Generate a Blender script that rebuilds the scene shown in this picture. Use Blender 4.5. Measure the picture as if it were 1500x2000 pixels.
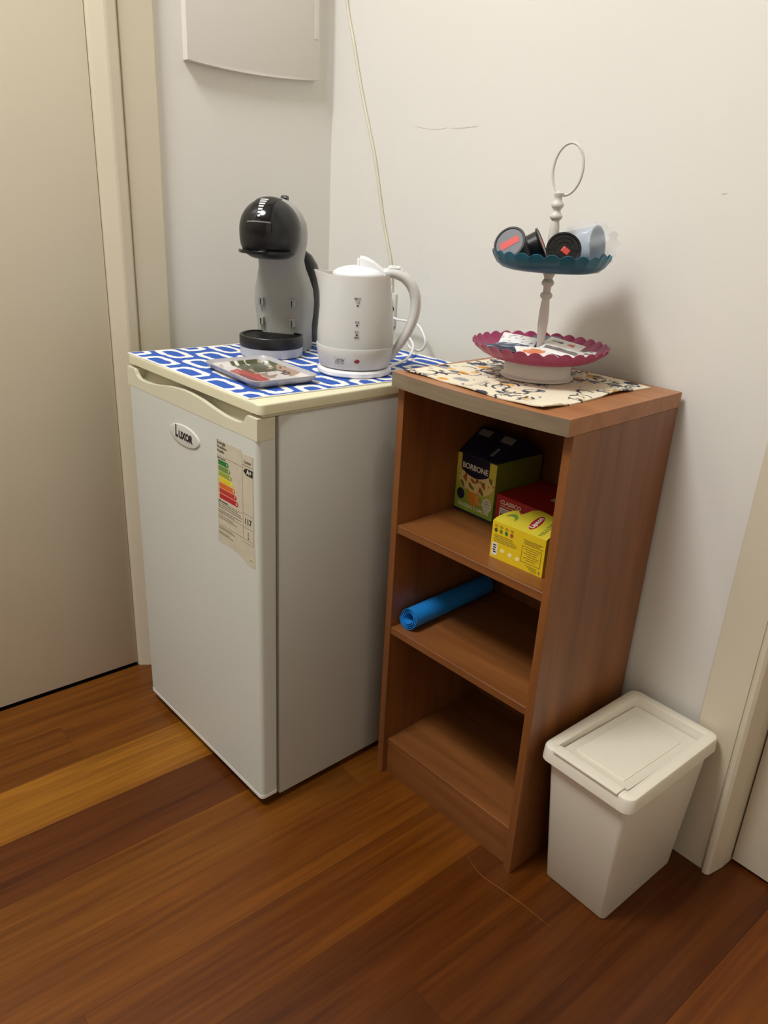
import bpy, bmesh, math, random
import numpy as np
from mathutils import Vector, Matrix, Euler
random.seed(7); rng = np.random.default_rng(11)
for o in list(bpy.data.objects): bpy.data.objects.remove(o, do_unlink=True)
S = bpy.context.scene
COL = S.collection
R = math.radians

# ---------------------------------------------------------------- camera, world, light, exposure
cam_d = bpy.data.cameras.new('camera'); cam = bpy.data.objects.new('camera', cam_d); COL.objects.link(cam)
cam_d.sensor_fit = 'HORIZONTAL'; cam_d.sensor_width = 36.0; cam_d.lens = 36.0 * 1508.78 / 1500.0
cam_d.clip_start = 0.02
_y, _p, _r = R(49.0173), R(-22.1756), R(3.0578)
_F = Vector((-math.sin(_y)*math.cos(_p), math.cos(_y)*math.cos(_p), math.sin(_p)))
_R0 = Vector((math.cos(_y), math.sin(_y), 0)); _U0 = _R0.cross(_F)
_Rr = math.cos(_r)*_R0 + math.sin(_r)*_U0; _Uu = -math.sin(_r)*_R0 + math.cos(_r)*_U0
cam.matrix_world = Matrix(((_Rr.x, _Uu.x, -_F.x, 1.7188), (_Rr.y, _Uu.y, -_F.y, -1.2552), (_Rr.z, _Uu.z, -_F.z, 1.1774), (0, 0, 0, 1)))
S.camera = cam
w = bpy.data.worlds.new('world'); S.world = w; w.use_nodes = True
w.node_tree.nodes['Background'].inputs[0].default_value = (0.05, 0.045, 0.04, 1)
w.node_tree.nodes['Background'].inputs[1].default_value = 0.2
def area(name, loc, size, power, color, target=None):
    l = bpy.data.lights.new(name, 'AREA'); l.shape = 'DISK'; l.size = size; l.energy = power; l.color = color
    o = bpy.data.objects.new(name, l); COL.objects.link(o); o.location = loc
    if target: o.rotation_euler = (Vector(target) - Vector(loc)).to_track_quat('-Z', 'Y').to_euler()
    return o
area('ceiling_light', (0.62, -1.70, 3.22), 0.80, 67.0, (0.955, 0.985, 1.0))
vs = S.view_settings
vs.view_transform = 'Standard'; vs.look = 'None'; vs.gamma = 1.0; vs.use_curve_mapping = False
vs.exposure = 0.0

# ---------------------------------------------------------------- helpers
def lin(c):
    if isinstance(c, str):
        c = c.lstrip('#'); c = tuple(int(c[i:i+2], 16)/255 for i in (0, 2, 4))
    return tuple(x/12.92 if x <= 0.04045 else ((x+0.055)/1.055)**2.4 for x in c)
MATS = {}
def mat(name, color, rough=0.5, var=0.03, scale=30.0, bump=0.0, bscale=200.0, metallic=0.0, spec=0.5, sss=0.0, trans=0.0, alpha=1.0, coat=0.0):
    if name in MATS: return MATS[name]
    m = bpy.data.materials.new(name); m.use_nodes = True; nt = m.node_tree; b = nt.nodes['Principled BSDF']
    c = lin(color)
    tc = nt.nodes.new('ShaderNodeTexCoord'); nz = nt.nodes.new('ShaderNodeTexNoise')
    nz.inputs['Scale'].default_value = scale; nz.inputs['Detail'].default_value = 4
    nt.links.new(tc.outputs['Object'], nz.inputs['Vector'])
    rp = nt.nodes.new('ShaderNodeValToRGB')
    rp.color_ramp.elements[0].position = 0.3; rp.color_ramp.elements[1].position = 0.7
    rp.color_ramp.elements[0].color = (*[max(0, x*(1-var)) for x in c], 1); rp.color_ramp.elements[1].color = (*[min(1, x*(1+var)) for x in c], 1)
    nt.links.new(nz.outputs['Fac'], rp.inputs['Fac']); nt.links.new(rp.outputs['Color'], b.inputs['Base Color'])
    b.inputs['Roughness'].default_value = rough; b.inputs['Metallic'].default_value = metallic
    b.inputs['Specular IOR Level'].default_value = spec
    b.inputs['Subsurface Weight'].default_value = sss; b.inputs['Subsurface Scale'].default_value = 0.02
    b.inputs['Transmission Weight'].default_value = trans; b.inputs['Alpha'].default_value = alpha
    b.inputs['Coat Weight'].default_value = coat
    if bump:
        n2 = nt.nodes.new('ShaderNodeTexNoise'); n2.inputs['Scale'].default_value = bscale; n2.inputs['Detail'].default_value = 3
        nt.links.new(tc.outputs['Object'], n2.inputs['Vector'])
        bp = nt.nodes.new('ShaderNodeBump'); bp.inputs['Strength'].default_value = bump; bp.inputs['Distance'].default_value = 0.002
        nt.links.new(n2.outputs['Fac'], bp.inputs['Height']); nt.links.new(bp.outputs['Normal'], b.inputs['Normal'])
    MATS[name] = m; return m
def printed(name, rough=0.6, weave=0.0, wscale=900.0):
    """flat print: colour comes from the sheet's own colour attribute"""
    if name in MATS: return MATS[name]
    m = bpy.data.materials.new(name); m.use_nodes = True; nt = m.node_tree; b = nt.nodes['Principled BSDF']
    a = nt.nodes.new('ShaderNodeAttribute'); a.attribute_name = 'print'
    nt.links.new(a.outputs['Color'], b.inputs['Base Color']); b.inputs['Roughness'].default_value = rough
    if weave:
        tc = nt.nodes.new('ShaderNodeTexCoord'); wv = nt.nodes.new('ShaderNodeTexNoise'); wv.inputs['Scale'].default_value = wscale
        nt.links.new(tc.outputs['Object'], wv.inputs['Vector'])
        bp = nt.nodes.new('ShaderNodeBump'); bp.inputs['Strength'].default_value = weave; bp.inputs['Distance'].default_value = 0.001
        nt.links.new(wv.outputs['Fac'], bp.inputs['Height']); nt.links.new(bp.outputs['Normal'], b.inputs['Normal'])
    MATS[name] = m; return m
def wood(name, dark, light, axis='y', rough=0.35, along=1.6, across=26.0, tint=False, contrast=(0.3, 0.72), fine=0.35, spec=0.5):
    """grain stretched along one axis; tint=True multiplies the plank object's own colour"""
    if name in MATS: return MATS[name]
    m = bpy.data.materials.new(name); m.use_nodes = True; nt = m.node_tree; b = nt.nodes['Principled BSDF']; N = nt.nodes; L = nt.links
    tc = N.new('ShaderNodeTexCoord'); mp = N.new('ShaderNodeMapping')
    sc = [across]*3; sc['xyz'.index(axis)] = along; mp.inputs['Scale'].default_value = sc
    oi = N.new('ShaderNodeObjectInfo'); vm = N.new('ShaderNodeVectorMath'); vm.operation = 'SCALE'
    vm.inputs[0].default_value = (31.7, 17.3, 23.9); L.new(oi.outputs['Random'], vm.inputs['Scale'])
    L.new(tc.outputs['Object'], mp.inputs['Vector']); L.new(vm.outputs['Vector'], mp.inputs['Location'])
    n1 = N.new('ShaderNodeTexNoise'); n1.inputs['Scale'].default_value = 1.0; n1.inputs['Detail'].default_value = 6; n1.inputs['Distortion'].default_value = 1.1
    n2 = N.new('ShaderNodeTexNoise'); n2.inputs['Scale'].default_value = 5.0; n2.inputs['Detail'].default_value = 5
    L.new(mp.outputs['Vector'], n1.inputs['Vector']); L.new(mp.outputs['Vector'], n2.inputs['Vector'])
    mx = N.new('ShaderNodeMix'); mx.data_type = 'FLOAT'; mx.inputs[0].default_value = fine
    L.new(n1.outputs['Fac'], mx.inputs[2]); L.new(n2.outputs['Fac'], mx.inputs[3])
    rp = N.new('ShaderNodeValToRGB'); rp.color_ramp.elements[0].position = contrast[0]; rp.color_ramp.elements[1].position = contrast[1]
    rp.color_ramp.elements[0].color = (*lin(dark), 1); rp.color_ramp.elements[1].color = (*lin(light), 1)
    L.new(mx.outputs[0], rp.inputs['Fac'])
    if tint:
        mm = N.new('ShaderNodeMix'); mm.data_type = 'RGBA'; mm.blend_type = 'MULTIPLY'; mm.inputs[0].default_value = 1.0
        L.new(rp.outputs['Color'], mm.inputs[6]); L.new(oi.outputs['Color'], mm.inputs[7]); L.new(mm.outputs[2], b.inputs['Base Color'])
    else: L.new(rp.outputs['Color'], b.inputs['Base Color'])
    b.inputs['Roughness'].default_value = rough; b.inputs['Specular IOR Level'].default_value = spec
    bp = N.new('ShaderNodeBump'); bp.inputs['Strength'].default_value = 0.06; bp.inputs['Distance'].default_value = 0.001
    L.new(n2.outputs['Fac'], bp.inputs['Height']); L.new(bp.outputs['Normal'], b.inputs['Normal'])
    MATS[name] = m; return m

def link(name, me, m=None, parent=None, smooth=None):
    o = bpy.data.objects.new(name, me); COL.objects.link(o)
    if m is not None:
        if len(me.materials) == 0: me.materials.append(m)
    if parent is not None: o.parent = parent
    if smooth is not None and len(me.polygons):
        me.polygons.foreach_set('use_smooth', [True]*len(me.polygons))
        if smooth < 180: me.set_sharp_from_angle(angle=R(smooth))
    return o
def done(bm, name, m, parent=None, smooth=None):
    bmesh.ops.recalc_face_normals(bm, faces=bm.faces)
    me = bpy.data.meshes.new(name); bm.to_mesh(me); bm.free()
    return link(name, me, m, parent, smooth)
def thing(name, label, cat, loc=(0, 0, 0), rz=0.0, group=None):
    o = bpy.data.objects.new(name, None); COL.objects.link(o); o.empty_display_size = 0.05
    o.location = loc; o.rotation_euler = (0, 0, rz); tag(o, label, cat, group); return o
def tag(o, label, cat, group=None):
    o['label'] = label; o['category'] = cat
    if group: o['group'] = group
    return o
def struct(o): o['kind'] = 'structure'; return o
def abox(bm, x0, x1, y0, y1, z0, z1, bev=0.0, seg=2, M=None):
    r = bmesh.ops.create_cube(bm, size=1.0); vsx = r['verts']
    for v in vsx:
        v.co = Vector((x0+(v.co.x+.5)*(x1-x0), y0+(v.co.y+.5)*(y1-y0), z0+(v.co.z+.5)*(z1-z0)))
    if bev > 0:
        es = list({e for v in vsx for e in v.link_edges})
        bmesh.ops.bevel(bm, geom=es, offset=bev, segments=seg, profile=0.5, affect='EDGES')
    if M is not None: bmesh.ops.transform(bm, matrix=M, verts=vsx if bev == 0 else bm.verts)
    return bm
def box(name, x0, x1, y0, y1, z0, z1, m, parent=None, bev=0.0, seg=2):
    bm = bmesh.new(); abox(bm, x0, x1, y0, y1, z0, z1, bev, seg); return done(bm, name, m, parent, 35 if bev else None)
def lathe_bm(bm, prof, n=48, M=None, cap=True):
    rows = []
    for r, z in prof:
        if r < 1e-6: rows.append([bm.verts.new((0, 0, z))])
        else: rows.append([bm.verts.new((r*math.cos(2*math.pi*i/n), r*math.sin(2*math.pi*i/n), z)) for i in range(n)])
    for a, b in zip(rows, rows[1:]):
        for i in range(n):
            j = (i+1) % n
            if len(a) == 1 and len(b) == 1: continue
            if len(a) == 1: bm.faces.new((a[0], b[j], b[i]))
            elif len(b) == 1: bm.faces.new((a[i], a[j], b[0]))
            else: bm.faces.new((a[i], a[j], b[j], b[i]))
    if M is not None: bmesh.ops.transform(bm, matrix=M, verts=[v for row in rows for v in row])
    return bm
def lathe(name, prof, m, parent=None, n=48, smooth=40, M=None):
    bm = bmesh.new(); lathe_bm(bm, prof, n, M); return done(bm, name, m, parent, smooth)
def loft(bm, secs, n=40, caps=True):
    """secs: list of point lists (same length)"""
    rows = [[bm.verts.new(p) for p in s] for s in secs]; k = len(rows[0])
    for a, b in zip(rows, rows[1:]):
        for i in range(k): bm.faces.new((a[i], a[(i+1) % k], b[(i+1) % k], b[i]))
    if caps: bm.faces.new(rows[0][::-1]); bm.faces.new(rows[-1])
    return bm
def sellipse(cx, cy, z, a, b, p, n=40):
    out = []
    for i in range(n):
        t = 2*math.pi*i/n; c, s = math.cos(t), math.sin(t)
        out.append((cx + a*math.copysign(abs(c)**(2/p), c), cy + b*math.copysign(abs(s)**(2/p), s), z))
    return out
def catmull(pts, k=8):
    P = [Vector(p) for p in pts]; P = [2*P[0]-P[1]] + P + [2*P[-1]-P[-2]]; out = []
    for i in range(1, len(P)-2):
        for j in range(k):
            t = j/k; a, b, c, d = P[i-1:i+3]
            out.append(0.5*((2*b)+(c-a)*t+(2*a-5*b+4*c-d)*t*t+(3*b-a-3*c+d)*t**3))
    out.append(P[-2]); return out
def tube_bm(bm, pts, rad, n=10, flat=1.0, side=None):
    """rad: number or function of 0..1; flat squeezes one way; side = fixed side vector"""
    secs = []; up = Vector((0, 0, 1))
    for i, p in enumerate(pts):
        t = (pts[min(i+1, len(pts)-1)] - pts[max(i-1, 0)]).normalized()
        if side is not None: u = Vector(side)
        else: u = t.cross(up); u = u if u.length > 1e-3 else t.cross(Vector((1, 0, 0)))
        u = (u - t*u.dot(t)).normalized(); v = u.cross(t).normalized(); up = v if side is None else up
        r = rad(i/(len(pts)-1)) if callable(rad) else rad
        secs.append([p + u*(r*math.cos(2*math.pi*k/n)) + v*(r*flat*math.sin(2*math.pi*k/n)) for k in range(n)])
    return loft(bm, secs)
def tube(name, pts, rad, m, parent=None, n=10, flat=1.0, side=None, k=8):
    bm = bmesh.new(); tube_bm(bm, catmull(pts, k), rad, n, flat, side); return done(bm, name, m, parent, 60)
def extrude_poly(bm, poly, y0, y1, plane='xz'):
    """poly in (a,b); extruded along the third axis from y0 to y1"""
    def P(a, b, c): return {'xz': (a, c, b), 'xy': (a, b, c), 'yz': (c, a, b)}[plane]
    A = [bm.verts.new(P(a, b, y0)) for a, b in poly]; B = [bm.verts.new(P(a, b, y1)) for a, b in poly]
    f = [bm.faces.new(A), bm.faces.new(B[::-1])]; k = len(poly)
    for i in range(k): bm.faces.new((A[i], B[i], B[(i+1) % k], A[(i+1) % k]))
    return bm
def prism(name, poly, y0, y1, m, parent=None, plane='xz', bev=0.0, smooth=None):
    bm = bmesh.new(); extrude_poly(bm, poly, y0, y1, plane)
    if bev: bmesh.ops.bevel(bm, geom=list(bm.edges), offset=bev, segments=2, profile=0.5, affect='EDGES')
    return done(bm, name, m, parent, smooth if smooth else (35 if bev else None))
def text_mesh(body, size, extrude=0.0001, align='CENTER', bold=0.0, shear=0.0):
    cu = bpy.data.curves.new('t', 'FONT'); cu.body = body; cu.size = size; cu.extrude = extrude; cu.align_x = align; cu.align_y = 'CENTER'
    cu.offset = bold; cu.shear = shear; cu.resolution_u = 3
    o = bpy.data.objects.new('t', cu); COL.objects.link(o); bpy.context.view_layer.update()
    me = bpy.data.meshes.new_from_object(o.evaluated_get(bpy.context.evaluated_depsgraph_get()))
    bpy.data.objects.remove(o, do_unlink=True); bpy.data.curves.remove(cu); me.materials.clear(); return me
def text(name, body, size, m, parent, loc, rot, align='CENTER', bold=0.0, sx=1.0, shear=0.0):
    o = link(name, text_mesh(body, size, 0.0001, align, bold, shear), m, parent); o.location = loc; o.rotation_euler = rot; o.scale = (sx, 1, 1); return o
FRONT = (R(90), 0, 0)       # lettering on a surface facing -y
def sheet(name, nu, nv, pos, col, m, parent=None, th=0.0, drop=None, smooth=60):
    """pos(u,v)->(n,3) top surface, col(u,v)->(n,3) linear colours on it; th = thickness downward"""
    u, v = np.meshgrid(np.linspace(0, 1, nu), np.linspace(0, 1, nv)); u, v = u.ravel(), v.ravel()
    P = np.asarray(pos(u, v)); Cc = np.asarray(col(u, v))
    i = np.arange((nu-1)*(nv-1)); a = (i//(nu-1))*nu + i % (nu-1)
    F = np.stack([a, a+1, a+nu+1, a+nu], 1)
    if th:
        n = len(P); rim = list(range(nu)) + list(range(2*nu-1, nu*nv, nu)) + list(range(nu*nv-2, nu*(nv-1)-1, -1)) + list(range(nu*(nv-2), 0, -nu))
        P2 = P[rim].copy(); P2[:, 2] -= th; P = np.vstack([P, P2]); Cc = np.vstack([Cc, Cc[rim]])
        k = len(rim); F2 = np.array([[rim[(j+1) % k], rim[j], n+j, n+(j+1) % k] for j in range(k)]); F = np.vstack([F, F2])
        fl = F.tolist() + [list(range(n+k-1, n-1, -1))]
    else: fl = F.tolist()
    me = bpy.data.meshes.new(name); me.from_pydata(P.tolist(), [], fl); me.update()
    at = me.color_attributes.new('print', 'FLOAT_COLOR', 'POINT')
    at.data.foreach_set('color', np.hstack([Cc, np.ones((len(Cc), 1))]).astype(np.float32).ravel())
    return link(name, me, m, parent, smooth)
def npn(u, v, f, seed=0):
    """cheap smooth noise"""
    s = 0
    for k in range(4):
        a, b, c = np.random.default_rng(seed*7+k).uniform(0, 6.28, 3)
        s = s + np.sin(u*f*(1+.7*k)*math.cos(a)+v*f*(1+.7*k)*math.sin(a)+b+1.3*np.sin(v*f*.6+c))/(1+k*.5)
    return s/2.4

# ---------------------------------------------------------------- materials of the room
M_wall = mat('wall_paint', '#E9E5DC', 0.75, 0.012, 2.2, 0.12, 90)
M_ceil = mat('ceiling_paint', '#EFEBE2', 0.8, 0.01, 2)
M_cream = mat('door_lacquer', '#E1D5BE', 0.45, 0.012, 1.5, 0.03, 260)
M_casing = mat('casing_lacquer', '#DCD0B8', 0.42, 0.015, 3)
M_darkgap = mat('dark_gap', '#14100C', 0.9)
M_plank = wood('floor_wood', '#96745A', '#F4DAB4', 'y', 0.33, 1.1, 26.0, tint=True, contrast=(0.28, 0.75), fine=0.42, spec=0.32)

# ---------------------------------------------------------------- room shell
RX, RY, RZ = 2.9, -2.9, 3.3
struct(box('floor', -0.12, RX+.1, RY-.1, 0.14, -0.06, -0.012, M_darkgap))
FLOOR = bpy.data.objects['floor']
xs = [0.002, 0.142, 0.284, 0.430, 0.575, 0.711, 0.847, 0.983, 1.125, 1.268, 1.410]
while xs[-1] < RX: xs.append(min(xs[-1]+0.14, RX+0.05))
tone = {0: (.245, .105, .016), 1: (.235, .098, .015), 2: (.40, .205, .029), 3: (.145, .050, .0085), 4: (.25, .108, .013), 5: (.235, .093, .0105), 6: (.215, .082, .0095),
        7: (.155, .053, .0070), 8: (.150, .051, .0068), 9: (.135, .044, .0060), 10: (.25, .092, .0125)}
mesh_cache = {}
def plank_mesh(w_, l_):
    k = (round(w_, 4), round(l_, 3))
    if k not in mesh_cache:
        bm = bmesh.new(); abox(bm, 0, w_, 0, l_, -0.012, 0.0, 0.00025, 1); bmesh.ops.recalc_face_normals(bm, faces=bm.faces)
        me = bpy.data.meshes.new('plank'); bm.to_mesh(me); bm.free(); me.materials.append(M_plank); mesh_cache[k] = me
    return mesh_cache[k]
joints = {0: [-.33], 1: [-.845, -1.95], 2: [-1.62], 3: [-1.75], 4: [-.40, -1.7], 5: [-1.35], 6: [-1.05, -2.2], 7: [-1.15], 8: [-.62, -1.8], 9: [-1.3], 10: [-.9, -2.1]}
for i, (a, b) in enumerate(zip(xs, xs[1:])):
    cuts = [0.12] + joints.get(i, [-.5-.37*(i % 3), -1.6-.2*(i % 2)]) + [RY-.02]
    for j, (y1, y0) in enumerate(zip(cuts, cuts[1:])):
        o = link('plank', plank_mesh(b-a-.0002, y1-y0-.0002), None, FLOOR); o.location = (a+.0001, y0+.0001, 0)
        t = tone.get(i, (.23, .090, .0105)); f = 1.0 if j == 0 and i in tone else random.uniform(.92, 1.06); o.color = (t[0]*f, t[1]*f, t[2]*f, 1)
# pale scratch in the floor in front of the bookcase
def ribbon(name, pts, wd, z, m, parent):
    P = catmull([(x, y, z) for x, y in pts], 6); bm = bmesh.new(); A = []; B = []
    for i, p in enumerate(P):
        t = (P[min(i+1, len(P)-1)]-P[max(i-1, 0)]).normalized(); nrm = Vector((-t.y, t.x, 0))*wd*math.sin(math.pi*(.08+.84*i/(len(P)-1)))
        A.append(bm.verts.new(p+nrm)); B.append(bm.verts.new(p-nrm))
    for i in range(len(P)-1): bm.faces.new((A[i], A[i+1], B[i+1], B[i]))
    return done(bm, name, m, parent)
ribbon('scratch', [(0.972, -.352), (1.03, -.369), (1.085, -.362), (1.14, -.356), (1.19, -.354)], 0.0006, 0.0006, mat('scratch_wear', '#86592F', .5), FLOOR)

def wall_with_door(name, span, opening, top, depth0, depth1, axis):
    """one wall with a door opening; axis='x' runs along x (plane y), axis='y' runs along y (plane x)"""
    a0, a1 = span; o0, o1 = opening; bm = bmesh.new()
    for s0, s1, z0, z1 in ((a0, o0, -0.06, RZ), (o1, a1, -0.06, RZ), (o0, o1, top, RZ)):
        if axis == 'x': abox(bm, s0, s1, depth0, depth1, z0, z1)
        else: abox(bm, depth0, depth1, s0, s1, z0, z1)
    return struct(done(bm, name, M_wall))
wall_with_door('wall_left', (RY-.1, 0.0), (-1.46, -0.590), 2.09, -0.12, 0.0, 'y')
wall_with_door('wall_back', (-0.12, RX+.1), (1.303, 2.1635), 2.09, 0.0, 0.14, 'x')
M_scuff = mat('wall_scuff', '#DAD5CB', .8)
WB = bpy.data.objects['wall_back']
def scuff(pts, wd):
    P = catmull([(x, -.0004, z) for x, z in pts], 5); bm = bmesh.new(); A = []; B = []
    for i, p in enumerate(P):
        k = wd*(.35+.65*abs(math.sin(i*1.9))); A.append(bm.verts.new(p+Vector((0, 0, k)))); B.append(bm.verts.new(p-Vector((0, 0, k))))
    for i in range(len(P)-1): bm.faces.new((A[i], A[i+1], B[i+1], B[i]))
    done(bm, 'scuff_mark', M_scuff, WB)
scuff([(.308, 1.324), (.35, 1.3175), (.39, 1.316), (.41, 1.3185)], .0006); scuff([(.425, 1.317), (.451, 1.3165), (.50, 1.319)], .0010); scuff([(.352, 1.079), (.350, 1.072), (.347, 1.065)], .0012); scuff([(1.046, 1.208), (1.055, 1.209)], .0010); scuff([(.379, 1.009), (.385, 1.0085)], .0009)
struct(box('wall_right', RX, RX+.1, RY-.1, 0.0, -.06, RZ, M_wall))
struct(box('wall_front', 0.0, RX, RY-.1, RY, -.06, RZ, mat('front_wall_bounce_cut', '#A2968A', 0.75, 0.012, 2.2)))  # unseen wall, coloured darker to cut bounce light into the bookcase
struct(box('ceiling', -0.12, RX+.1, RY-.1, 0.14, RZ, RZ+.08, M_ceil))
# left door (flush with the wall) and right door (set back)
def slab(name, x0, x1, y0, y1, z0, z1, m): 
    return struct(box(name, x0, x1, y0, y1, z0, z1, m, None, 0.0015, 2))
d1 = slab('door_1', -0.045, -0.002, -1.456, -0.5945, 0.007, 2.085, M_cream)
d2 = slab('door_2', 1.3125, 2.155, 0.050, 0.092, 0.008, 2.085, M_cream)
struct(box('dark_backing_1', -0.115, -0.06, -1.46, -0.59, -0.011, 2.09, M_darkgap)); struct(box('dark_backing_2', 1.306, 2.16, 0.105, 0.135, -0.011, 2.09, M_darkgap))  # near-black boards added behind both doors, standing in for shade in the gaps
# casings: profile in (along, out) extruded up, mirrored on the far jamb, plus a head piece
profA = [(-0.5935, -0.04), (-0.5935, 0.004), (-0.589, 0.008), (-0.566, 0.0235), (-0.561, 0.0245), (-0.543, 0.0225), (-0.5395, 0.0205), (-0.5390, 0.011), (-0.5345, 0.011), (-0.5340, 0.0150), (-0.5325, 0.0158), (-0.462, 0.0150), (-0.458, 0.0125), (-0.458, -0.003), (-0.589, -0.003), (-0.589, -0.04)]
bm = bmesh.new(); extrude_poly(bm, [(x, y) for y, x in profA], 0.0, 2.09, 'xy')
extrude_poly(bm, [(x, -2.05-y) for y, x in profA], 0.0, 2.09, 'xy'); abox(bm, -0.003, 0.015, -1.592, -0.458, 2.0905, 2.165)
struct(done(bm, 'trim_1', M_casing))
profB = [(1.2115, 0.003), (1.2115, -0.0115), (1.2135, -0.0135), (1.2835, -0.0135), (1.2845, -0.0115), (1.2868, -0.0115), (1.2875, -0.018), (1.2905, -0.0205), (1.2965, -0.0205), (1.3015, -0.0165), (1.3085, 0.022), (1.3095, 0.048), (1.3095, 0.10), (1.3032, 0.10), (1.3032, 0.003)]
bm = bmesh.new(); extrude_poly(bm, profB, 0.0, 2.09, 'xy'); extrude_poly(bm, [(3.4665-x, y) for x, y in profB], 0.0, 2.09, 'xy')
abox(bm, 1.2115, 2.255, -0.0135, 0.003, 2.0905, 2.165); struct(done(bm, 'trim_2', M_casing))

# ---------------------------------------------------------------- fridge
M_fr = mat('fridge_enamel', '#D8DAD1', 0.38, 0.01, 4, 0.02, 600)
M_frc = mat('fridge_cream_plastic', '#DDD8BE', 0.42, 0.02, 6)
M_lid = mat('fridge_yellowed_lid', '#E6E0BE', 0.4, 0.02, 6)
M_gasket = mat('door_gasket', '#5C5A4C', 0.7)
M_white = mat('white_plastic', '#E8E6E2', 0.35, 0.01, 10)
M_ink = mat('black_ink', '#1C1A16', 0.6); M_ink2 = mat('faded_ink', '#6E6654', 0.7)
AF = R(2.04)
F = thing('fridge', 'small white undercounter fridge with cream top and energy sticker, standing in the corner', 'fridge', (0.6414, -0.608, 0), AF)
W = 0.487
box('cabinet', -W, 0, .043, .545, .013, .8265, mat('fridge_side_enamel_shaded', '#C6C5BB', 0.42, 0.012, 4, 0.02, 600), F, .004)  # cabinet enamel greyer than the door, with shade put into its colour
box('gasket', -W+.012, -.009, .034, .045, .035, .818, M_gasket, F)
# door with rounded front corners
def rrect_xy(x0, x1, y0, y1, rf, n=6):
    pts = [(x1, y1), (x0, y1)]
    pts += [(x0+rf-rf*math.cos(t*math.pi/2/n), y0+rf-rf*math.sin(t*math.pi/2/n)) for t in range(n+1)]
    pts += [(x1-rf+rf*math.sin(t*math.pi/2/n), y0+rf-rf*math.cos(t*math.pi/2/n)) for t in range(n+1)]
    return pts
prism('door', rrect_xy(-W, 0, 0, .036, .010), .030, .7865, M_fr, F, 'xy', 0, 30)
prism('bottom_cap', rrect_xy(-W-.0006, .0006, -.0006, .036, .010), .0225, .0298, mat('white_edge', '#EDEBE5', .4), F, 'xy', 0, 30)
# handle strip: wavy grip lip in front, closed ends, back wall
wave = [(-W, .8255), (-.4565, .8255), (-.452, .822), (-.447, .8145), (-.437, .8085), (-.418, .8065), (-.385, .8075), (-.345, .8125), (-.305, .8190), (-.265, .8225), (-.2435, .8230)]
wave = wave + [(-W-x, z) for x, z in wave[-2::-1]]
hs = bmesh.new()
pl = [(-W, .7868)] + [(x, z) for x, z in wave] + [(0, .7868)]
extrude_poly(hs, pl[::-1], -.0004, .008, 'xz')
abox(hs, -W, -.452, .008, .036, .7868, .8255); abox(hs, -.035, 0, .008, .036, .7868, .8255)
abox(hs, -.452, -.035, .008, .036, .7868, .7925); extrude_poly(hs, [(.012, .7925), (.036, .7925), (.036, .8255), (.030, .8255)], -.452, -.035, 'yz')
done(hs, 'handle_strip', M_frc, F)
# top
bm = bmesh.new(); extrude_poly(bm, rrect_xy(-W-.003, .003, .0025, .556, .012), .8325, .850, 'xy'); 
bmesh.ops.bevel(bm, geom=[e for e in bm.edges if abs(e.verts[0].co.z-e.verts[1].co.z) < 1e-5 and e.verts[0].co.z > .84], offset=.0035, segments=3, profile=.5, affect='EDGES')
done(bm, 'top_panel', M_lid, F, 35)
box('top_flange', -W+.004, -.001, .014, .55, .8265, .8325, M_frc, F)
for fx in (-W+.028, -.028):
    for fy in (.075, .50): lathe('foot', [(0, 0), (.0135, 0), (.0155, .003), (.0155, .0105), (.011, .0135), (0, .0135)], M_white, F, 20, 40, Matrix.Translation((fx, fy, 0)))
# badge
bg = bmesh.new(); secs = []
for k, (sc, yy) in enumerate([(1, 0.0), (1, -.0012), (.96, -.0022), (.90, -.0024), (.0, -.0028)]):
    secs.append([(-.2525+.0585*max(sc, .01)*math.cos(2*math.pi*i/40), yy, .7335+.0205*max(sc, .01)*math.sin(2*math.pi*i/40)) for i in range(40)])
loft(bg, secs); badge = done(bg, 'badge', mat('badge_plastic', '#D6D6CC', .25, .01), F, 30)
text('lettering', 'L', .034, M_ink, badge, (-.2800, -.0031, .7370), FRONT, bold=.0010, sx=.62, shear=.12)
text('lettering', 'UXOR', .0200, M_ink, badge, (-.2455, -.0031, .7325), FRONT, bold=.0009, sx=.92, shear=.08)
# energy sticker
def flat(name, poly, y, m, parent, th=.0003):
    bm = bmesh.new(); extrude_poly(bm, poly, y, y+th, 'xz'); return done(bm, name, m, parent)
M_pap = mat('old_sticker', '#D0C7B0', .5, .04, 60)
lab = flat('energy_sticker', [(-.1325, .7605), (-.093, .7590), (-.051, .7600), (-.0465, .7545), (-.0125, .7560), (-.0125, .60), (-.0095, .5455), (-.030, .5425), (-.055, .5520), (-.09, .5570), (-.1375, .5560), (-.135, .65)], -.0003, M_pap, F, .0003)
def lrect(name, x0, x1, z0, z1, m): return flat(name, [(x0, z0), (x1, z0), (x1, z1), (x0, z1)], -.0005, m, lab, .0002)
bar_c = ['#1E7A33', '#6E9440', '#9CA83A', '#E6CF1E', '#DC6A22', '#C0352A', '#BA1F26']
for i, c in enumerate(bar_c):
    zt = .7215-i*.0109; xl = -.129+.0002*i; xr = -.0935+i*.0050
    flat('energy_bar', [(xl, zt-.0094), (xr-.0035, zt-.0094), (xr, zt-.0047), (xr-.0035, zt), (xl, zt)], -.0005, mat('bar_%d' % i, c, .5), lab, .0002)
    text('lettering', 'ABCDEFG'[i], .0075, mat('print_white', '#EFE9D6', .6), lab, (xr-.0058, -.0007, zt-.0045), FRONT)
lrect('rule', -.1325, -.0125, .7288, .7293, M_ink2)
for z in (.6430, .6160, .5925): lrect('rule', -.0515 if z != .6160 else -.134, -.0155, z, z+.0005, M_ink2)
lrect('rule', -.134, -.0515, .6395, .6400, M_ink2); lrect('rule', -.1355, -.0515, .5925, .5930, M_ink2); lrect('rule', -.0515, -.0155, .5865, .5870, M_ink2)
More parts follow.
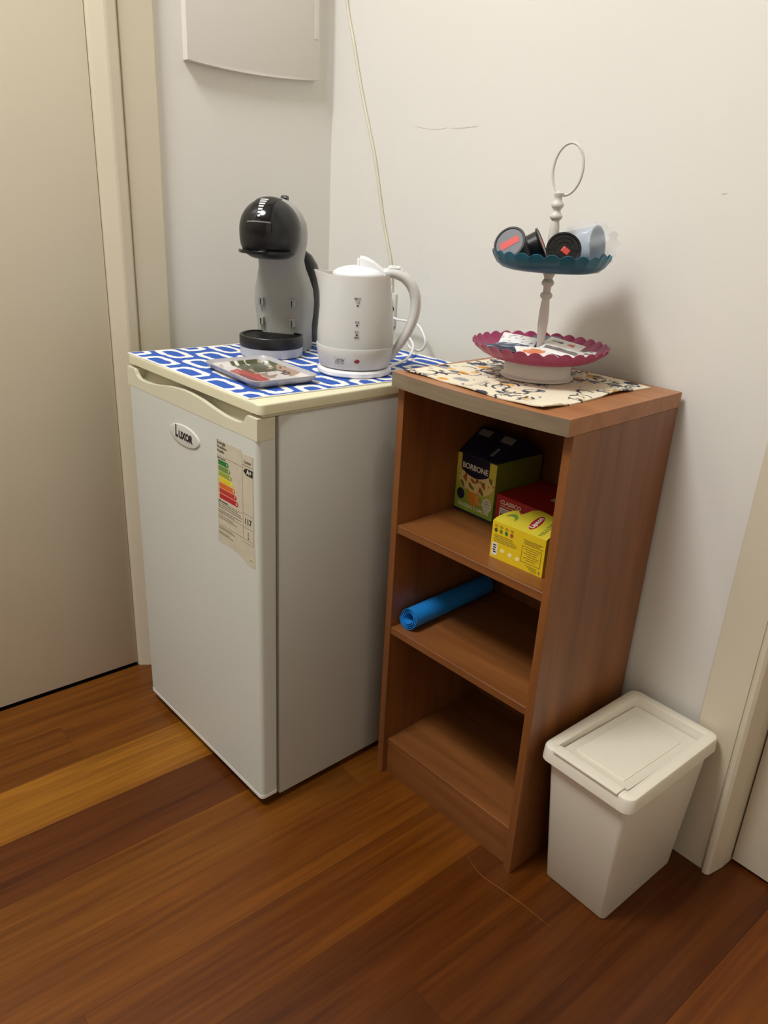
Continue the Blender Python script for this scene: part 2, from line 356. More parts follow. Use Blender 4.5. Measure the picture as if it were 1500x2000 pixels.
lrect('rule', -.0488, -.0483, .5925, .7545, M_ink2); lrect('rule', -.0155, -.0150, .5865, .7545, M_ink2)
flat('class_arrow', [(-.0455, .7235), (-.036, .7300), (-.0155, .7300), (-.0155, .7170), (-.036, .7170)], -.0005, M_ink, lab, .0002)
text('lettering', 'A+', .0125, mat('print_white', '#EFE9D6', .6), lab, (-.0265, -.0008, .7237), FRONT, bold=.0003)
for s, z, sz in (('Energia', .7545, .0098), ('Produttore', .7462, .0072), ('Modello', .7385, .0072), ('Bassi consumi', .7255, .0050)):
    text('lettering', s, sz, M_ink, lab, (-.1315, -.0006, z), FRONT, 'LEFT')
text('lettering', 'Luxor', .0095, M_ink, lab, (-.031, -.0006, .7415), FRONT); text('lettering', 'Alti consumi', .0062, M_ink, lab, (-.1320, -.0006, .6415), FRONT, 'LEFT')
text('lettering', '117', .0155, M_ink, lab, (-.033, -.0006, .6290), FRONT, bold=.0003)
for k, (z, x1) in enumerate(((.7345, -.018), (.6365, -.066), (.6325, -.056), (.6285, -.052), (.6225, -.056), (.6190, -.080), (.6110, -.082), (.6070, -.070), (.5880, -.085), (.5848, -.078), (.5775, -.098), (.5742, -.084))):
    lrect('text_line', -.134 if k else -.046, x1, z-.0006, z+.0006, M_ink2)
for z in (.6080, .6035, .5990, .5960): lrect('text_line', -.0345, -.0305, z-.0012, z+.0008, M_ink2)
lrect('text_line', -.0285, -.0195, .5555, .5567, M_ink2)

# ---------------------------------------------------------------- blue patterned mat on the fridge
M_cloth = printed('printed_cloth', .85, .25, 900)
blue, whit = np.array(lin('#2B57AE')), np.array(lin('#F1EEE6'))
MW, MD = .452, .548
def mat_pos(u, v):
    x = u*MW; y = v*MD; z = .0022+.0006*np.sin(y*38+x*9)*np.sin(x*21)
    return np.stack([x+.082*y, y+.0, z], 1)
def mat_col(u, v):
    x, y = u*MW, v*MD
    xx = x+.0022*npn(x, y, 240, 1)-.105; yy = y+.0018*npn(x, y, 260, 2)-.016
    best = np.full_like(x, 9.0); bi = np.full_like(x, 9.0)
    for row in range(-1, 11):
        for c in range(-2, 6):
            cx = c*.1165 - (.058 if row % 2 else 0); cy = row*.0605
            dx, dy = np.abs(xx-cx), np.abs(yy-cy)
            best = np.minimum(best, ((dx/.0475)**4+(dy/.0258)**4)**.25); bi = np.minimum(bi, ((dx/.0325)**4+(dy/.0140)**4)**.25)
    wmask = (best < 1) & (bi > 1)
    edge = (x < .003) | (x > MW-.003) | (y < .0035) | (y > MD-.0035)
    c = np.where((wmask | edge)[:, None], whit, blue)
    return c*(1+.03*npn(x, y, 900, 3))[:, None]
mt = sheet('placemat', 300, 350, mat_pos, mat_col, M_cloth, None, .002)
tag(mt, 'blue and white trellis patterned cloth mat covering the fridge top', 'placemat')
def fridge_pt(x, y, z=0.0): 
    c, s = math.cos(AF), math.sin(AF); return Vector((.6414+x*c-y*s, -.608+x*s+y*c, z))
mt.location = fridge_pt(-.4885, .0035, .8502); mt.rotation_euler = (0, 0, AF+R(0.5))

# ---------------------------------------------------------------- printed serving tray
TZ = .8532
TR = thing('serving_tray', 'small rectangular melamine tray with faded red and olive print, on the blue mat', 'tray', fridge_pt(-.1735, .1210, TZ), AF-R(4.6))
def rr(x, y, r, n=6, z=0.0):
    out = []
    for cx, cy, a0 in ((x-r, y-r, 0), (-x+r, y-r, 90), (-x+r, -y+r, 180), (x-r, -y+r, 270)):
        out += [(cx+r*math.cos(R(a0+90*i/n)), cy+r*math.sin(R(a0+90*i/n)), z) for i in range(n+1)]
    return out
bm = bmesh.new(); loft(bm, [rr(.092, .056, .014, z=0), rr(.0985, .0625, .017, z=.005), rr(.1045, .0685, .020, z=.0135), rr(.1045, .0685, .020, z=.0150), rr(.1025, .0665, .019, z=.0152), rr(.0965, .0605, .016, z=.0070), rr(.090, .054, .013, z=.0030)])
done(bm, 'tray_shell', mat('tray_melamine', '#B7B3B4', .3), TR, 50)
def tp(u, v): return np.stack([(u-.5)*.198, (v-.5)*.126, .0034+.0062*np.clip((np.maximum(np.abs(u-.5)*.198-.088, np.abs(v-.5)*.126-.052))/.011, 0, 1)], 1)
def tcol(u, v):
    base = np.array(lin('#D8D2CC')); c = np.tile(base, (len(u), 1)); n1 = npn(u, v, 9, 5); n2 = npn(u, v, 17, 6); n3 = npn(u, v, 26, 8)
    def put(mask, hexc): c[mask] = lin(hexc)
    put((u < .46) & (v > .38) & (n1+n2*.6 > -.9), '#55563F'); put((u < .4) & (v > .5) & (n2 > .35), '#A9A48E'); put((u < .38) & (v > .45) & (n3 > .55), '#E3DFD6')
    put((u > .3) & (u < .72) & (v > .45) & (n2 > -.1), '#A58C78'); put((u > .28) & (u < .66) & (v > .62) & (n3 > .4), '#5E4A44')
    put((np.hypot((u-.60)/.36, (v-.24)/.22)+.25*n2 < 1.0), '#B04C45'); put((np.hypot((u-.62)/.22, (v-.2)/.1)+.3*n3 < .8), '#84383A'); put((np.hypot((u-.9)/.10, (v-.55)/.24)+.2*n2 < .95), '#B8504A')
    put((u > .5) & (u < .75) & (v > .5) & (n1 > .45), '#7A4A48'); put((u < .4) & (v < .3) & (n2 > .5), '#B9B2A6'); put((v > .3) & (v < .42) & (n2 > .55) & (u < .5), '#6B6650')
    return c
sheet('printed_picture', 110, 70, tp, tcol, printed('glossy_print', .25), TR)

# ---------------------------------------------------------------- capsule coffee machine
M_gr = mat('grey_plastic', '#A5A59F', .38, .01, 12); M_bk = mat('black_plastic', '#17171A', .32, .05, 12); M_bkg = mat('black_gloss', '#0E0E11', .12, .05, 12)
CM = thing('coffee_machine', 'grey and black capsule coffee machine with round head, on the blue mat', 'coffee machine', (.300, -.365, .8532), R(36.0))
secs = []
for z, cy, a, b, p in ((0, .080, .053, .046, 4), (.004, .080, .055, .048, 4), (.05, .080, .0545, .046, 4), (.08, .079, .0585, .045, 4), (.105, .077, .0610, .044, 3.8), (.13, .074, .0600, .042, 3.6), (.155, .069, .0535, .040, 3.2), (.175, .063, .0480, .038, 2.9), (.19, .057, .0475, .038, 2.6), (.205, .052, .0520, .040, 2.4), (.225, .046, .0590, .042, 2.2), (.245, .041, .0620, .043, 2.1), (.265, .037, .0605, .043, 2.1), (.283, .033, .0530, .040, 2), (.297, .029, .0415, .034, 2), (.307, .026, .0270, .025, 2), (.312, .024, .010, .010, 2)):
    secs.append(sellipse(0, cy, z, a, b, p, 56))
bm = bmesh.new(); loft(bm, secs); body = done(bm, 'body', M_gr, CM, 70)
bm = bmesh.new(); prof_h = []
for i in range(33):
    zz = math.sin(math.pi/2*(i/16-1)) if i < 32 else 1.0; e = 2.0 if zz > 0 else 3.2; prof_h.append(((max(0.0, 1-abs(zz)**e))**(1/e), zz))
prof_h = [p for p in prof_h if p[1] > -.97]; prof_h = [(0, prof_h[0][1])]+prof_h
lathe_bm(bm, [(r if i < len(prof_h)-1 else 0, z) for i, (r, z) in enumerate(prof_h)], 48)
for v in bm.verts: v.co = Vector((v.co.x*.0615, -.004+v.co.y*.061, .2515+v.co.z*(.0605 if v.co.z > 0 else .0575)))
head = done(bm, 'head', M_bk, CM, 180)
def hs_pt(x, el, k=1.0):   # a point on the head surface, el = elevation over the front
    cz = math.sqrt(max(0, 1-(x/.0625)**2)); return Vector((x, -.004-k*.062*cz*math.cos(el), .2515+k*.0605*cz*math.sin(el)))
def head_patch(bm, x0, x1, e0, e1, k, nx=6, ne=12, xf=None):
    rows = []
    for kk in (k, 1.0-.01):
        g = []
        for j in range(ne+1):
            el = e0+(e1-e0)*j/ne; f = xf(j/ne) if xf else 1
            g.append([bm.verts.new(hs_pt((x0+(x1-x0)*i/nx)*f, el, kk)) for i in range(nx+1)])
        rows.append(g)
    T, B = rows
    for j in range(ne):
        for i in range(nx): bm.faces.new((T[j][i], T[j][i+1], T[j+1][i+1], T[j+1][i]))
    loop = [(0, i) for i in range(nx+1)]+[(j, nx) for j in range(1, ne+1)]+[(ne, i) for i in range(nx-1, -1, -1)]+[(j, 0) for j in range(ne-1, 0, -1)]
    for a, b in zip(loop, loop[1:]+loop[:1]): bm.faces.new((T[a[0]][a[1]], T[b[0]][b[1]], B[b[0]][b[1]], B[a[0]][a[1]]))
bm = bmesh.new(); head_patch(bm, -.0225, .0225, R(12), R(112), 1.035, 8, 20, lambda t: 1-.15*t); done(bm, 'control_panel', M_bkg, CM, 40)
bm = bmesh.new(); head_patch(bm, -.026, .026, R(-2), R(12), 1.06, 8, 6); lev = done(bm, 'capsule_lever', M_bkg, CM, 40)
bm = bmesh.new(); head_patch(bm, -.0245, .0245, R(13.5), R(16), 1.075, 8, 2); done(bm, 'lever_edge', mat('chrome_edge', '#8E8E90', .25, metallic=.7), lev, 40)
ch = [(.0640*math.cos(R(a)), -.004+.0640*math.sin(R(a))) for a in range(-160, -19, 10)]
prism('capsule_holder', ch+[(x*.8, -.004+(y+.004)*.8) for x, y in ch[::-1]], .2070, .2130, M_bkg, CM, 'xy', .001)
for k in range(7):
    e = R(24+k*6.4); hw = .0025+.0009*k; bm = bmesh.new(); head_patch(bm, -hw, hw, e, e+R(3.4), 1.045, 3, 2); done(bm, 'level_mark', mat('level_white', '#D8D8D8', .4), CM)
M_t = Matrix.Translation((0, -.004+.0, .3135)); lathe('selector_ring', [(0, .0004), (.007, .0006), (.008, .0016), (.0105, .0016), (.011, 0), (.0, -.004)], M_bkg, CM, 28, 40, Matrix.Translation((0, -.014, .3105)) @ Matrix.Rotation(R(10), 4, 'X'))
# rear water tank
secs = []
for z, cy, a, b, p in ((.012, .140, .054, .036, 3), (.06, .142, .056, .036, 3), (.12, .146, .057, .036, 3), (.155, .144, .056, .035, 2.8), (.178, .136, .052, .033, 2.6), (.198, .122, .044, .028, 2.4), (.212, .104, .032, .020, 2.2), (.220, .088, .016, .010, 2)):
    secs.append(sellipse(0, cy, z, a, b, p, 40))
bm = bmesh.new(); loft(bm, secs); done(bm, 'water_tank', mat('smoked_tank', '#26262A', .22), CM, 60)
lathe('brew_lever', [(0, -.007), (.0055, -.007), (.0062, -.004), (.0062, .004), (.0055, .007), (0, .007)], M_bk, CM, 20, 40, Matrix.Translation((.012, .046, .3105)) @ Matrix.Rotation(R(90), 4, 'Y'))
# hooks for the drip tray on the column
for sx in (-1, 1):
    for zz in (.105, .064):
        bm = bmesh.new(); yf = .0300
        abox(bm, sx*.035-.0052, sx*.035-.0016, yf-.004, yf+.006, zz-.007, zz+.006); abox(bm, sx*.035+.0016, sx*.035+.0052, yf-.004, yf+.006, zz-.007, zz+.006); abox(bm, sx*.035-.0052, sx*.035+.0052, yf-.004, yf+.006, zz+.006, zz+.0085)
        done(bm, 'tray_hook', M_gr, CM)
# drip tray (round, flat at the back)
def dsec(r, z, cut=.036, n=48):
    return [(r*math.cos(2*math.pi*i/n), min(r*math.sin(2*math.pi*i/n), cut), z) for i in range(n)]
bm = bmesh.new(); loft(bm, [dsec(.062, 0), dsec(.0655, .003), dsec(.0665, .020)]); done(bm, 'tray_base', mat('light_grey_plastic', '#C2C2C6', .35), CM, 40)
bm = bmesh.new(); loft(bm, [dsec(.0665, .0203), dsec(.0672, .024), dsec(.0672, .041), dsec(.0655, .0432), dsec(.0612, .0432), dsec(.0600, .0415), dsec(.0595, .036)]); dt = done(bm, 'drip_tray', M_bk, CM, 40)
for k in range(-8, 9):
    x = k*.0066; hw = math.sqrt(max(0, .0585**2-x*x)); bm = bmesh.new(); abox(bm, x-.0013, x+.0013, -hw, min(hw, .034), .036, .0408); done(bm, 'grid_bar', M_bk, dt)

# ---------------------------------------------------------------- kettle
M_ket = mat('frosted_kettle_plastic', '#D2D2CE', .3, .01, 8, sss=.25); M_ketw = mat('kettle_white', '#F2F1F1', .3, .01, 8); M_ketg = mat('kettle_base_band', '#DAD7D3', .3, .01, 8)
KT = thing('kettle', 'white frosted plastic electric kettle with round handle, standing on the blue mat', 'kettle', (.5150, -.3080, .8532), R(51.7))
lathe('power_base', [(0, 0), (.070, 0), (.0735, .003), (.0735, .009), (.070, .0125), (.064, .0135), (0, .0135)], M_ketw, KT, 64, 35)
lathe('dark_seam', [(0, .0136), (.0655, .0136), (.0655, .0165), (0, .0165)], mat('seam', '#4A4846', .6), KT, 48, 35)
lathe('base_band', [(0, .0150), (.0675, .0150), (.0705, .019), (.0748, .044), (.0763, .053), (.0758, .0555), (0, .0555)], M_ketg, KT, 64, 35)
# body with pouring spout (towards -x)
secs = []
for z, r in ((.0556, .0738), (.058, .0742), (.075, .0742), (.10, .0728), (.125, .0706), (.15, .0676), (.17, .0645), (.182, .0628), (.1865, .0622)):
    t = max(0, (z-.128)/.0585); s = []
    for i in range(72):
        a = 2*math.pi*i/72; d = math.atan2(math.sin(a-math.pi), math.cos(a-math.pi)); k = math.exp(-(d/.30)**2)
        rr_ = r+k*t**1.6*.0205; s.append((rr_*math.cos(a), rr_*math.sin(a)*(1-.05*k*t), z+k*t**2*.004))
    secs.append(s)
secs2 = [[(x*.955, y*.955, z-.0004) for x, y, z in secs[-1]], [(x*.95, y*.95, z-.012) for x, y, z in secs[-1]]]
bm = bmesh.new(); loft(bm, secs+secs2); done(bm, 'kettle_body', M_ket, KT, 60)
lathe('lid', [(0, .2020), (.014, .2014), (.028, .1992), (.040, .1950), (.0475, .1900), (.0495, .1868), (.0495, .1840), (.046, .178), (0, .178)], M_ketw, KT, 48, 50, Matrix.Translation((.002, 0, 0)))
# thumb knob: raised wedge with a notch, sloping back towards the handle
bm = bmesh.new(); secs = []
for x, zt, hw in ((.004, .2185, .014), (.008, .2190, .0165), (.018, .2165, .018), (.030, .2110, .018), (.042, .2025, .0165), (.054, .193, .014)):
    secs.append([(x, -hw, .186), (x, -hw*.9, zt-.004), (x, -hw*.55, zt), (x, hw*.55, zt), (x, hw*.9, zt-.004), (x, hw, .186)])
loft(bm, secs); abox(bm, -.0015, .0035, -.008, .008, .198, .2145, .0012); done(bm, 'lid_knob', M_ketw, KT, 40)
hp = [(.044, 0, .188), (.058, 0, .191), (.072, 0, .1900), (.090, 0, .183), (.105, 0, .168), (.1135, 0, .145), (.1130, 0, .118), (.1060, 0, .092), (.0930, 0, .066), (.0800, 0, .046), (.0700, 0, .030)]
tube('handle', hp, lambda t: .0125+.0040*math.sin(math.pi*min(1, t*1.05))-.001*t, M_ketg, KT, 16, .66, (0, 1, 0), 8)
box('lid_button', .058, .082, -.010, .010, .1965, .2035, M_ketw, KT, .003, 3)
bm = bmesh.new(); secs = []
for x, zt in ((.046, .1925), (.058, .1990), (.064, .2045), (.070, .2040), (.086, .1985)): secs.append([(x, -.0105, zt-.011), (x, -.009, zt), (x, .009, zt), (x, .0105, zt-.011)])
loft(bm, secs); done(bm, 'lid_latch', M_ketw, KT, 40)
# marks, badge and lamp on the side turned to the room (local angle -90 deg)
def on_kettle(ang, r, z): return (r*math.cos(R(ang)), r*math.sin(R(ang)), z)
M_mark = mat('grey_print', '#3C3A38', .6)
for s, z, sz in (('MAX', .1480, .0058), ('1.0', .1415, .0064), ('0.8', .1060, .0064), ('0.5', .0885, .0062), ('MIN', .0780, .0050)):
    rz = .0745+(.0705-.0745)*max(0, (z-.09)/.04); text('level_mark', s, sz, M_mark, KT, on_kettle(-88, rz+.0006, z), (R(90-2), 0, R(2)), bold=.00005)
for z in (.1360, .1005, .0832):
    rz = .0747+(.0705-.0747)*max(0, (z-.09)/.04); o = box('level_mark', -.0017, .0017, -.0004, .0004, -.0011, .0011, M_ink, KT); o.location = on_kettle(-88, rz+.0002, z); o.rotation_euler = (0, 0, R(2))
def ring_bm(n, rx, rz, y, w_):
    bm = bmesh.new(); secs = []
bm = bmesh.new(); secs = []
for sc, yy in ((1, .002), (1, -.0014), (.8, -.0022), (.01, -.0024)): secs.append([(.0052*sc*math.cos(2*math.pi*i/28), yy, .0038*sc*math.sin(2*math.pi*i/28)) for i in range(28)])
loft(bm, secs); o = done(bm, 'switch_lamp', mat('red_lamp', '#7C1F30', .25), KT, 40); o.location = on_kettle(-86.5, .0728, .0335); o.rotation_euler = (R(-9), 0, R(3.5))
lg = bpy.data.objects.new('maker_logo', None)
bm = bmesh.new()
for (xa, za), (xb, zb) in (((-.0085, .001), (0, .0075)), ((0, .0075), (.0085, .001)), ((-.0055, .0005), (0, .0048)), ((0, .0048), (.0055, .0005)), ((.006, .0045), (.0085, .0030))):
    d = Vector((xb-xa, 0, zb-za)); nn = Vector((-d.z, 0, d.x)).normalized()*.00045; A = Vector((xa, 0, za)); B = Vector((xb, 0, zb))
    q = [bm.verts.new(v) for v in (A-nn, B-nn, B+nn, A+nn)]; bm.faces.new(q)
for k in range(13):
    a0, a1 = R(20+k*10.8), R(20+(k+1)*10.8); bm.faces.new([bm.verts.new((r_*math.cos(a), 0, .0005+r_*math.sin(a)*1.05)) for r_, a in ((.0118, a0), (.0118, a1), (.0114, a1), (.0114, a0))])
lo = done(bm, 'maker_logo', M_mark, KT); lo.location = on_kettle(-112, .0745, .0315); lo.rotation_euler = (R(-9), 0, R(-22))
text('lettering', 'DCG', .0072, M_mark, lo, (0, -.0002, -.0022), FRONT, sx=1.15)

# ---------------------------------------------------------------- wall socket, cable, kettle cord
SK = thing('wall_socket', 'white wall socket half hidden behind the kettle', 'socket', (.262, 0, .925))
box('plate', -.040, .020, -.009, 0, -.038, .040, mat('socket_white', '#D9D6CC', .4), SK, .003)
lathe('plug', [(0, .044), (.012, .044), (.019, .036), (.020, .014), (.018, .0), (0, 0)], mat('socket_white', '#D9D6CC', .4), SK, 28, 40, Matrix.Translation((-.002, -.009, .018)) @ Matrix.Rotation(R(90), 4, 'X'))
lathe('socket_hole', [(0, .0015), (.0065, .0015), (.007, .0), (0, 0)], M_ink, SK, 20, 40, Matrix.Translation((.012, -.009, .004)) @ Matrix.Rotation(R(90), 4, 'X'))
cb = tube('wall_cable', [(.030, -.004, 3.297), (.032, -.004, 2.0), (.040, -.004, 1.72), (.0542, -.004, 1.589), (.0838, -.004, 1.505), (.106, -.004, 1.440), (.1299, -.004, 1.3776), (.1753, -.004, 1.269), (.198, -.004, 1.197), (.2199, -.004, 1.126), (.240, -.004, 1.075), (.2555, -.005, 1.034), (.2655, -.010, .995), (.268, -.020, .968)], .0036, mat('ivory_cable', '#DCD5BE', .45), None, 10)
tag(cb, 'thin ivory power cable running down the wall behind the kettle', 'cable')
kc = tube('cord', [(.548, -.245, .862), (.50, -.155, .862), (.430, -.075, .870), (.372, -.040, .880), (.366, -.036, .8650), (.3765, -.035, .8545), (.394, -.035, .8525), (.4104, -.035, .8545), (.4230, -.035, .8640), (.4255, -.035, .8790), (.4124, -.033, .8960), (.3954, -.031, .9080), (.372, -.030, .9120), (.345, -.030, .9120), (.318, -.034, .9125), (.290, -.045, .925), (.266, -.050, .940)], .0027, M_ketw, None, 8)
inv = (Matrix.Translation(KT.location) @ Matrix.Rotation(R(51.7), 4, 'Z')).inverted(); kc.data.transform(inv); kc.parent = KT

# ---------------------------------------------------------------- fuse box on the left wall
M_fb = mat('fuse_box_plastic', '#E4DED4', .45, .008, 4)
FB = thing('fuse_box', 'flat white fuse box cover with curved lower edge, on the wall above the coffee machine', 'fuse box', (0, -.2225, 1.4235))
box('back_box', 0, .008, -.150, .150, .012, .50, M_fb, FB)
arc = [(-.169+.338*i/24, -.0085*(1-((-.169+.338*i/24)/.169)**2)) for i in range(25)]
bm = bmesh.new(); extrude_poly(bm, arc+[(.169, .50), (-.169, .50)], .0005, .021, 'yz')
bmesh.ops.bevel(bm, geom=[e for e in bm.edges if abs(e.verts[0].co.x-.021) < 1e-5 and abs(e.verts[1].co.x-.021) < 1e-5], offset=.0015, segments=2, profile=.5, affect='EDGES'); done(bm, 'cover', M_fb, FB, 30)
box('latch_strip', .0205, .0225, .153, .1645, .082, .40, mat('fuse_latch', '#DED8CC', .4), FB, .0006, 1)

# ---------------------------------------------------------------- bookcase
WD, WL = '#643818', '#9A6030'
M_wv = wood('cherry_vertical', WD, WL, 'z', .38, 1.2, 15.0, contrast=(.25, .8), fine=.3); M_wh = wood('cherry_horizontal', WD, WL, 'x', .38, 1.2, 17.0, contrast=(.25, .8), fine=.3)
M_we = wood('cherry_edge', '#6E5C48', '#9C8A70', 'x', .4, 1.5, 30.0, contrast=(.25, .8), fine=.3); M_wy = wood('cherry_top', '#8A5432', '#BC8150', 'x', .4, 1.3, 16.0, contrast=(.2, .85), fine=.3)
AS = R(2.704); BKO = Vector((1.0503, -.0105, 0))
BK = thing('bookcase', 'narrow cherry wood bookcase with three open compartments, between fridge and bin', 'bookcase', BKO, AS)
BW = .376
box('side_panel', -.0160, 0, -.3146, -.001, 0, .8645, M_wv, BK, .0008, 1)
box('side_panel', -BW, -BW+.0160, -.3146, -.001, 0, .8645, M_wv, BK, .0008, 1)
box('back_panel', -BW+.0161, -.0161, -.012, -.004, .02, .864, M_wv, BK)
box('shelf', -BW+.0161, -.0161, -.3125, -.0125, .5785, .595, M_wh, BK, .0008, 1)
box('shelf', -BW+.0161, -.0161, -.3125, -.0125, .3540, .370, M_wh, BK, .0008, 1)
box('bottom_shelf', -BW+.0161, -.0161, -.3020, -.0125, .0725, .0880, M_wh, BK, .0008, 1)
box('kickboard', -BW+.0161, -.0161, -.3015, -.2855, 0, .0722, M_wh, BK, .0006, 1)
nb = 24; fr = [(-BW-.001+(BW+.002)*i/nb, -.3300-.0125*(1-(2*i/nb-1)**2)) for i in range(nb+1)]
bm = bmesh.new(); extrude_poly(bm, [(.001, 0), (-BW-.001, 0)]+fr, .8650, .8914, 'xy'); tpb = done(bm, 'top_board', M_wy, BK)
bm = bmesh.new(); pl = fr+[(x, y+.0010) for x, y in fr[::-1]]; extrude_poly(bm, [(x, y-.0008) for x, y in pl], .8652, .8910, 'xy'); done(bm, 'front_edging', M_we, tpb)
def bk_pt(x, y, z=0.0):
    c, s = math.cos(AS), math.sin(AS); return Vector((BKO.x+x*c-y*s, BKO.y+x*s+y*c, z))

# ---------------------------------------------------------------- floral mat on the bookcase
FW, FD = .308, .300
strokes = []
rs = np.random.default_rng(5)
for k in range(190):
    strokes.append((rs.uniform(0, FW), rs.uniform(0, FD), rs.uniform(.004, .020), rs.uniform(0, 6.28), rs.uniform(.8, 3.6), rs.uniform(.0012, .0026), rs.choice(['#2E2E38', '#2E2E38', '#4A4A52', '#77777C'])))
blobs = [(rs.uniform(0, FW), rs.uniform(0, FD), rs.uniform(.006, .016), rs.choice(['#85868A', '#6C6E76', '#9A9A9C', '#DD9C38', '#E8B968', '#40434F', '#EBD3AE'])) for k in range(105)]
def fm_pos(u, v):
    x, y = u*FW, v*FD; z = .0024+.0007*np.sin(x*30+1)*np.sin(y*26)+.0040*np.exp(-((x-FW)/.012)**2)*np.maximum(0, np.sin(y*34+1.0))
    z = z+.0022*np.exp(-((y)/.012)**2)*(.5+.5*np.sin(x*50))
    return np.stack([x+.0025*np.sin(y*24)*u, y+.003*np.sin(x*22)*(1-v), z], 1)
def fm_col(u, v):
    x, y = u*FW, v*FD; c = np.tile(np.array(lin('#E9DEC4')), (len(u), 1)); ns = npn(x, y, 420, 4); ns2 = npn(x, y, 700, 9)
    for bx, by, br, h in blobs: c[np.hypot(x-bx, (y-by)*1.5)+.0028*ns+.002*ns2 < br] = lin(h)
    for sx, sy, sr, a0, ext, wd_, h in strokes:
        d = np.hypot(x-sx, y-sy); a = (np.arctan2(y-sy, x-sx)-a0) % 6.283
        c[(np.abs(d-sr) < wd_*(1+.5*ns)) & (a < ext)] = lin(h)
    return c
fmx = sheet('placemat', 260, 250, fm_pos, fm_col, M_cloth, None, .002)
tag(fmx, 'cream placemat with charcoal and yellow floral print, on the bookcase top', 'placemat')
fmx.location = bk_pt(-.3640, -.3140, .8916); fmx.rotation_euler = (0, 0, AS-R(1.6))

# ---------------------------------------------------------------- two-tier stand
M_sw = mat('stand_white', '#D9D4CB', .45, .015, 30)
SX, SY, SZ = .8545, -.1635, .8952
ST = thing('tiered_stand', 'two-tier cake stand with pink lower dish, teal upper dish and ring handle', 'cake stand', (SX, SY, SZ))
lathe('foot', [(0, 0), (.0620, 0), (.0640, .0015), (.0640, .0035), (.0610, .0050), (.0590, .0070), (.0580, .0290), (.0570, .0310), (0, .0310)], M_sw, ST, 64, 40)
def dish(name, prof, nsc, amp, m, z0, n=288):
    bm = bmesh.new(); rows = []
    for r, z, k in prof:
        row = []
        if r < 1e-6: rows.append([bm.verts.new((0, 0, z+z0))]); continue
        for i in range(n):
            a = 2*math.pi*i/n; s = abs(math.sin(nsc*a/2))**.75; row.append(bm.verts.new((r*math.cos(a), r*math.sin(a), z0+z+k*amp*s)))
        rows.append(row)
    for a, b in zip(rows, rows[1:]):
        for i in range(n):
            j = (i+1) % n
            if len(a) == 1: bm.faces.new((a[0], b[j], b[i]))
            elif len(b) == 1: bm.faces.new((a[i], a[j], b[0]))
            else: bm.faces.new((a[i], a[j], b[j], b[i]))
    return done(bm, name, m, ST, 50)
dish('lower_dish', [(0, 0, 0), (.070, 0, 0), (.086, .0035, 0), (.101, .0100, .05), (.112, .0180, .3), (.1185, .0235, 1), (.1175, .0240, 1), (.1105, .0185, .3), (.0990, .0120, .05), (.084, .0058, 0), (.068, .0022, 0), (0, .0022, 0)], 30, .0062, mat('pink_enamel', '#A03360', .38, .04, 40), .0312)
dish('upper_dish', [(0, 0, 0), (.068, 0, 0), (.080, .0030, 0), (.090, .0100, .05), (.0955, .0180, .3), (.0990, .0240, 1), (.0980, .0245, 1), (.0940, .0185, .3), (.0885, .0120, .05), (.078, .0055, 0), (.066, .0022, 0), (0, .0022, 0)], 25, .0060, mat('teal_enamel', '#175F78', .34, .05, 40), .1805)
stem_a = [(0, .0336), (.0118, .0336), (.0118, .0355), (.0100, .0385), (.0070, .0440), (.0058, .0520), (.0066, .0640), (.0080, .0800), (.0088, .0950), (.0085, .1100), (.0074, .1260), (.0064, .1335), (.0094, .1360), (.0108, .1395), (.0094, .1430), (.0064, .1455), (.0066, .1545), (.0096, .1570), (.0108, .1605), (.0092, .1640), (.0068, .1675), (.0104, .1760), (.0108, .1803), (0, .1803)]
lathe('lower_stem', stem_a, M_sw, ST, 28, 50)
stem_b = [(0, .1830), (.0110, .1830), (.0105, .1880), (.0075, .1950), (.0064, .2020), (.0078, .2150), (.0088, .2280), (.0086, .2380), (.0074, .2520), (.0062, .2600), (.0092, .2625), (.0106, .2660), (.0092, .2695), (.0064, .2720), (.0064, .2770), (.0092, .2800), (.0106, .2835), (.0090, .2870), (.0062, .2905), (.0062, .2955), (.0080, .2985), (.0078, .3020), (.0040, .3040), (0, .3045)]
lathe('upper_stem', stem_b, M_sw, ST, 28, 50)
bm = bmesh.new(); rg = [Vector((math.cos(2*math.pi*i/64)*.0285, 0, math.sin(2*math.pi*i/64)*.0390)) for i in range(64)]; secs = []
for i, p in enumerate(rg):
    rad = Vector((p.x, 0, p.z)).normalized(); secs.append([p+rad*(.0023*math.cos(2*math.pi*k/8))+Vector((0, 1, 0))*(.0019*math.sin(2*math.pi*k/8)) for k in range(8)])
vr = [[bm.verts.new(q) for q in s] for s in secs]
for i in range(64):
    for k in range(8): bm.faces.new((vr[i][k], vr[(i+1) % 64][k], vr[(i+1) % 64][(k+1) % 8], vr[i][(k+1) % 8]))
rgo = done(bm, 'ring_handle', M_sw, ST, 60); rgo.location = (.0085, .0045, .3375); rgo.rotation_euler = (R(4), R(11), R(3))

